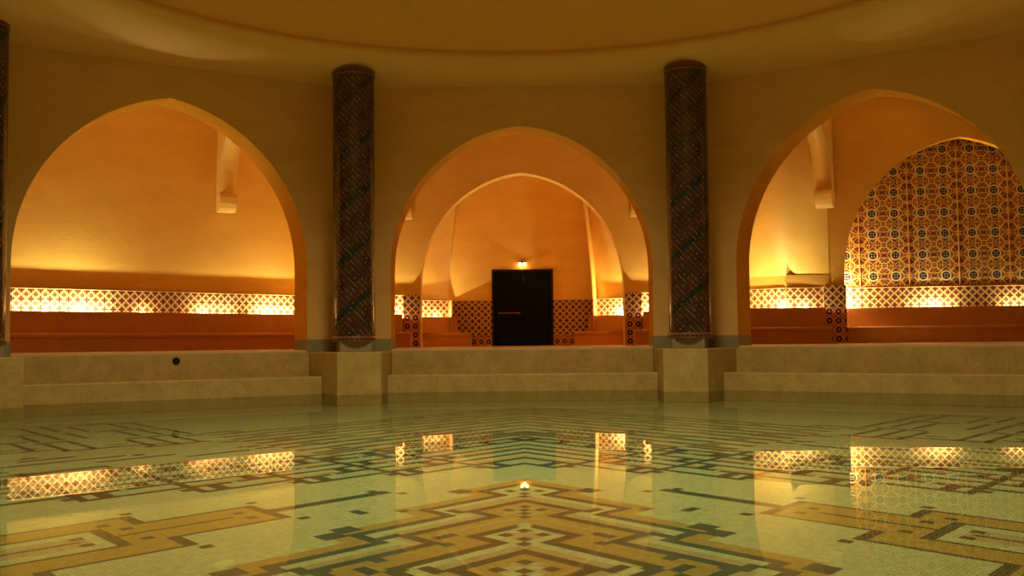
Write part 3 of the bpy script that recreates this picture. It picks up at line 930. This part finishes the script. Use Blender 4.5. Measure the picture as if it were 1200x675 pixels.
def mosaic(u, v):
    k_ = (math.floor(u * 2), math.floor(v * 2))
    if k_ in DOTS: return DOTS[k_]
    if u < v: u, v = v, u          # the pattern mirrors about the room axis
    D = DARK if (u - v) < 12 else BLUE
    if S1(u, v):
        if not ero(S1, u, v, .95): return D
        if S4(u, v):
            if not ero(S4, u, v, 1.0): return DARK
            return OCH if not ero(S4, u, v, 2.0) else (PALE if (int(u) + int(v)) % 2 else TAN)
        if S3(u, v):
            if not ero(S3, u, v, .95): return PALE if abs(u - v) < .6 and u < 17 else D
            return PALE if not ero(S3, u, v, 2.2) else TAN
        if S2(u, v):
            if not ero(S2, u, v, .95): return D
            if dil(S3, u, v, 1.3) or not ero(S2, u, v, 2.0): return OCH
            return TAN
        if not ero(S1, u, v, 2.1): return PALE
        return TAN if dil(S2, u, v, 1.7) else PALE
    if u > -1 and (dil(S1, u, v, 1.5)): return OCH
    for i in range(4):
        o, p = 9.5 * i, 3.5 * i
        if 7.5 + o <= u <= 9.5 + o and 1.0 + p <= v <= 3.5 + p: return OCH
    if W1(u, v):
        if not ero(W1, u, v, .95): return DARK
        if W2(u, v):
            if not ero(W2, u, v, .95): return DARK
            if W3(u, v): return DARK if not ero(W3, u, v, .95) else OCH
            if abs(v + 5.25) < .5 and u > 42: return DARK
            return PALE if not ero(W2, u, v, 2.2) else TAN
        if abs(v + 5.25) < .5 and 30 < u < 39.5: return DARK
        return OCH
    if abs(v + 5.25) < .55 and 14 < u < 27: return D
    s = stair(u, RB, RL)
    w = s - v
    if w < 0:
        near = min(((u - b_) for b_ in RB), key=abs)
        if 0 < near < 1.2 and -1.8 < w < -0.5: return DARK
        return PALE
    near = min(((u - b_) for b_ in RB), key=abs)
    CL = DARK if u > 14 else BLUE
    if w < 24.5:
        lines = (0, 3.5, 7.0, 10, 13, 16.5, 19.5, 22.5)
        for n_, l in enumerate(lines):
            fn = lambda a_, b_, l=l: (b_ if a_ > b_ else a_) < stair(max(a_, b_), RB, RL) - l
            if fn(u, v) and not ero(fn, u, v, .95):
                if n_ in (1, 3, 5) and 4.5 < near < 5.0: return PALE
                return CL
        if 1.5 < near < 3.0 and (4.5 < w < 7.0 or 14 < w < 16.5): return CL
        if -3.5 < near < -2.0 and (1 < w < 3.5 or 11 < w < 13): return CL
        if 17.5 < w < 19.5 and (int((u + 200) / 2.0) % 3 == 0): return BLUE
        if 20.5 < w < 22.5 and (int((u + 200) / 2.0) % 4 == 1): return OCH
        seg = sum(1 for l in lines if w >= l)
        fr = w - lines[seg - 1]
        if seg % 2 == 0 and 1.0 < fr < 1.9: return TAN
        return GRN if seg % 2 else PALE
    if u < 4:     # far side, before the middle steps
        q_ = (w - 24.5)
        if q_ < 40:
            t_ = q_ % 4.0
            if t_ < 1.0: return DARK
            if int(q_ / 4) % 2 == 0 and 1.9 < t_ < 3.1 and int((u + 300) / 3) % 3 == 0: return BLUE
            return TAN if 1 <= t_ < 1.8 else PALE
        return PALE
    if 31 < w < 32.0 and u > 8: return DARK
    if 34 < w < 35.5 and 12 < (u + 300) % 22 < 13.5: return DARK
    if 35 < w < 36 and 10 < (u + 300) % 26 < 22: return DARK
    if 37.5 < w < 39 and 19 < (u + 300) % 26 < 21: return BRN
    if 46 < w < 47.2: return DARK
    if 49 < w < 50 and (int((u + 300) / 8) % 2): return DARK
    if 47 < w < 92:
        a = (u + 300) % 3.5
        r_ = int((w - 47) / 15)
        if a < 1.0 and ((w - 47) % 15) < 11.5 and (int((u + 300) / 3.5) + r_) % 4 != 3: return BLUE if r_ == 1 else DARK
        if 12.2 < ((w - 47) % 15) < 13.3 and (int((u + 300) / 7)) % 3: return DARK
        if 1.0 < a < 2.0 and (r_ % 2): return GRN
        return PALE
    return PALE

cx0, cy0 = 0.045, -3.05
def uv2w(u, v):
    return (cx0 + (v - u) * U / 2 ** .5, cy0 - 1.25 * (u + v) * U / 2 ** .5)
poly = [F(k_, HS + D1 * TH + .02, D1 + .02, 0, A) for k_ in range(-5, 6)]
apo = (A - YC) + D1 + 0.02
def inside(x, y, m=0.0):
    for k_ in range(-5, 6):
        if x * math.sin(k_ * PH) + (y - YC) * math.cos(k_ * PH) > apo + m: return False
    return True
verts = {}; vl = []; faces = []; cols = []
def vid(i, j):
    if (i, j) not in verts:
        x, y = uv2w(i * HC, j * HC); verts[(i, j)] = len(vl); vl.append((x, y, PFLOOR))
    return verts[(i, j)]
HC = 0.5
R_ = 420
import itertools
for i in range(-330, 330):
    for j in range(-330, 330):
        u, v = (i + .5) * HC, (j + .5) * HC
        x, y = uv2w(u, v)
        if y < -12.2 or not inside(x, y, 0.12): continue
        faces.append((vid(i, j), vid(i, j + 1), vid(i + 1, j + 1), vid(i + 1, j)))
        c_ = mosaic(u, v)
        h = 0.9 + 0.2 * hashf(i, j)
        cols.append((c_[0] * h, c_[1] * h, c_[2] * h, 1.0))
me = bpy.data.meshes.new('mosaic_pool_floor'); me.from_pydata(vl, [], faces)
ca = me.color_attributes.new('tile', 'FLOAT_COLOR', 'CORNER')
buf = []
for c_ in cols: buf += list(c_) * 4
ca.data.foreach_set('color', buf)
m, b = material('glass_mosaic', 0.35, 0.3)
at = m.node_tree.nodes.new('ShaderNodeAttribute'); at.attribute_name = 'tile'
p = geopos(); x, y, z = sep(p)
g = U / 3.0
uu = (x * -1.0 - y * 0.8) * (0.7071 / g); vv = (x - y * 0.8) * (0.7071 / g)
joint = mx(lt(fract(uu), 0.2), lt(fract(vv), 0.2))
nn = noise(1.0, 1, comb(floor_(uu) * 0.73, floor_(vv) * 0.61, 0.0))
cc = mixc(joint * 0.6, N(at.outputs['Color']), (.20, .20, .12))
hs = N.nt.nodes.new('ShaderNodeHueSaturation'); N.nt.links.new(cc.s, hs.inputs['Color']); N.nt.links.new((nn * 0.7 + 0.65).s, hs.inputs['Value'])
setc(b, N(hs.outputs[0]))
me.materials.append(m)
pf = link('mosaic_pool_floor', me)
tag(pf, 'pale green mosaic pool floor with dark and ochre zigzag star pattern under the water', 'pool floor')

# water
wp = MB()
wp.face([F(k_, HS + D1 * TH + .01, D1 + .01, 0.0, A) for k_ in range(-5, 6)])
m = bpy.data.materials.new('still_water'); m.use_nodes = True; nt = m.node_tree; N.nt = nt
for n_ in list(nt.nodes): nt.nodes.remove(n_)
out_ = nt.nodes.new('ShaderNodeOutputMaterial'); mixs = nt.nodes.new('ShaderNodeMixShader')
tr = nt.nodes.new('ShaderNodeBsdfTransparent'); tr.inputs[0].default_value = (.92, .98, .80, 1)
gl = nt.nodes.new('ShaderNodeBsdfGlossy'); gl.inputs['Roughness'].default_value = 0.0; gl.inputs['Color'].default_value = (.62, .62, .60, 1)
fr = nt.nodes.new('ShaderNodeFresnel'); fr.inputs[0].default_value = 1.33
nt.links.new(fr.outputs[0], mixs.inputs[0]); nt.links.new(tr.outputs[0], mixs.inputs[1]); nt.links.new(gl.outputs[0], mixs.inputs[2]); nt.links.new(mixs.outputs[0], out_.inputs[0])
w_ = wp.build('pool_water', m)
if w_.data.polygons[0].normal.z < 0: w_.data.flip_normals()
tag(w_, 'still clear water filling the pool, mirroring the lit arches', 'water')

# ------------------------------------------------------------------ light
light('dome_light', 'AREA', (0, -1.5, 11.0), 800, (1.0, .83, .46), shape='DISK', size=3.0, spread=math.radians(112))
for s in (-1, 1): pass
light('door_lamp_light', 'POINT', (0, 17.8, 3.1), 1.5, (1, .6, .2), shadow_soft_size=.05)

w = bpy.data.worlds.new('World'); sc.world = w; w.use_nodes = True
w.node_tree.nodes['Background'].inputs[0].default_value = (.3, .18, .05, 1); w.node_tree.nodes['Background'].inputs[1].default_value = 0.02

# ------------------------------------------------------------------ camera
f_px = 1196.7944; pit, yaw, roll = 0.0528, -0.0123, 0.0106
cam = bpy.data.cameras.new('Camera'); co = bpy.data.objects.new('Camera', cam); COL.objects.link(co)
cam.sensor_width = 36.0; cam.lens = f_px / 1200 * 36.0; cam.clip_start = 0.05; cam.clip_end = 200
cp, sp_, cyw, syw = math.cos(pit), math.sin(pit), math.cos(yaw), math.sin(yaw)
fwd = Vector((syw * cp, cyw * cp, sp_)); right = Vector((cyw, -syw, 0)); up = right.cross(fwd)
cr, sr = math.cos(roll), math.sin(roll)
r2 = right * cr - up * sr; u2 = up * cr + right * sr
import mathutils
mt = mathutils.Matrix((r2, u2, -fwd)).transposed().to_4x4(); mt.translation = Vector((0.0607, -11.5152, 0.9345))
co.matrix_world = mt
sc.camera = co
sc.view_settings.view_transform = 'Standard'; sc.view_settings.look = 'None'; sc.view_settings.gamma = 1.0
sc.view_settings.use_curve_mapping = False; sc.view_settings.exposure = 0.0
sc.cycles.max_bounces = 10; sc.cycles.diffuse_bounces = 6; sc.cycles.transparent_max_bounces = 8
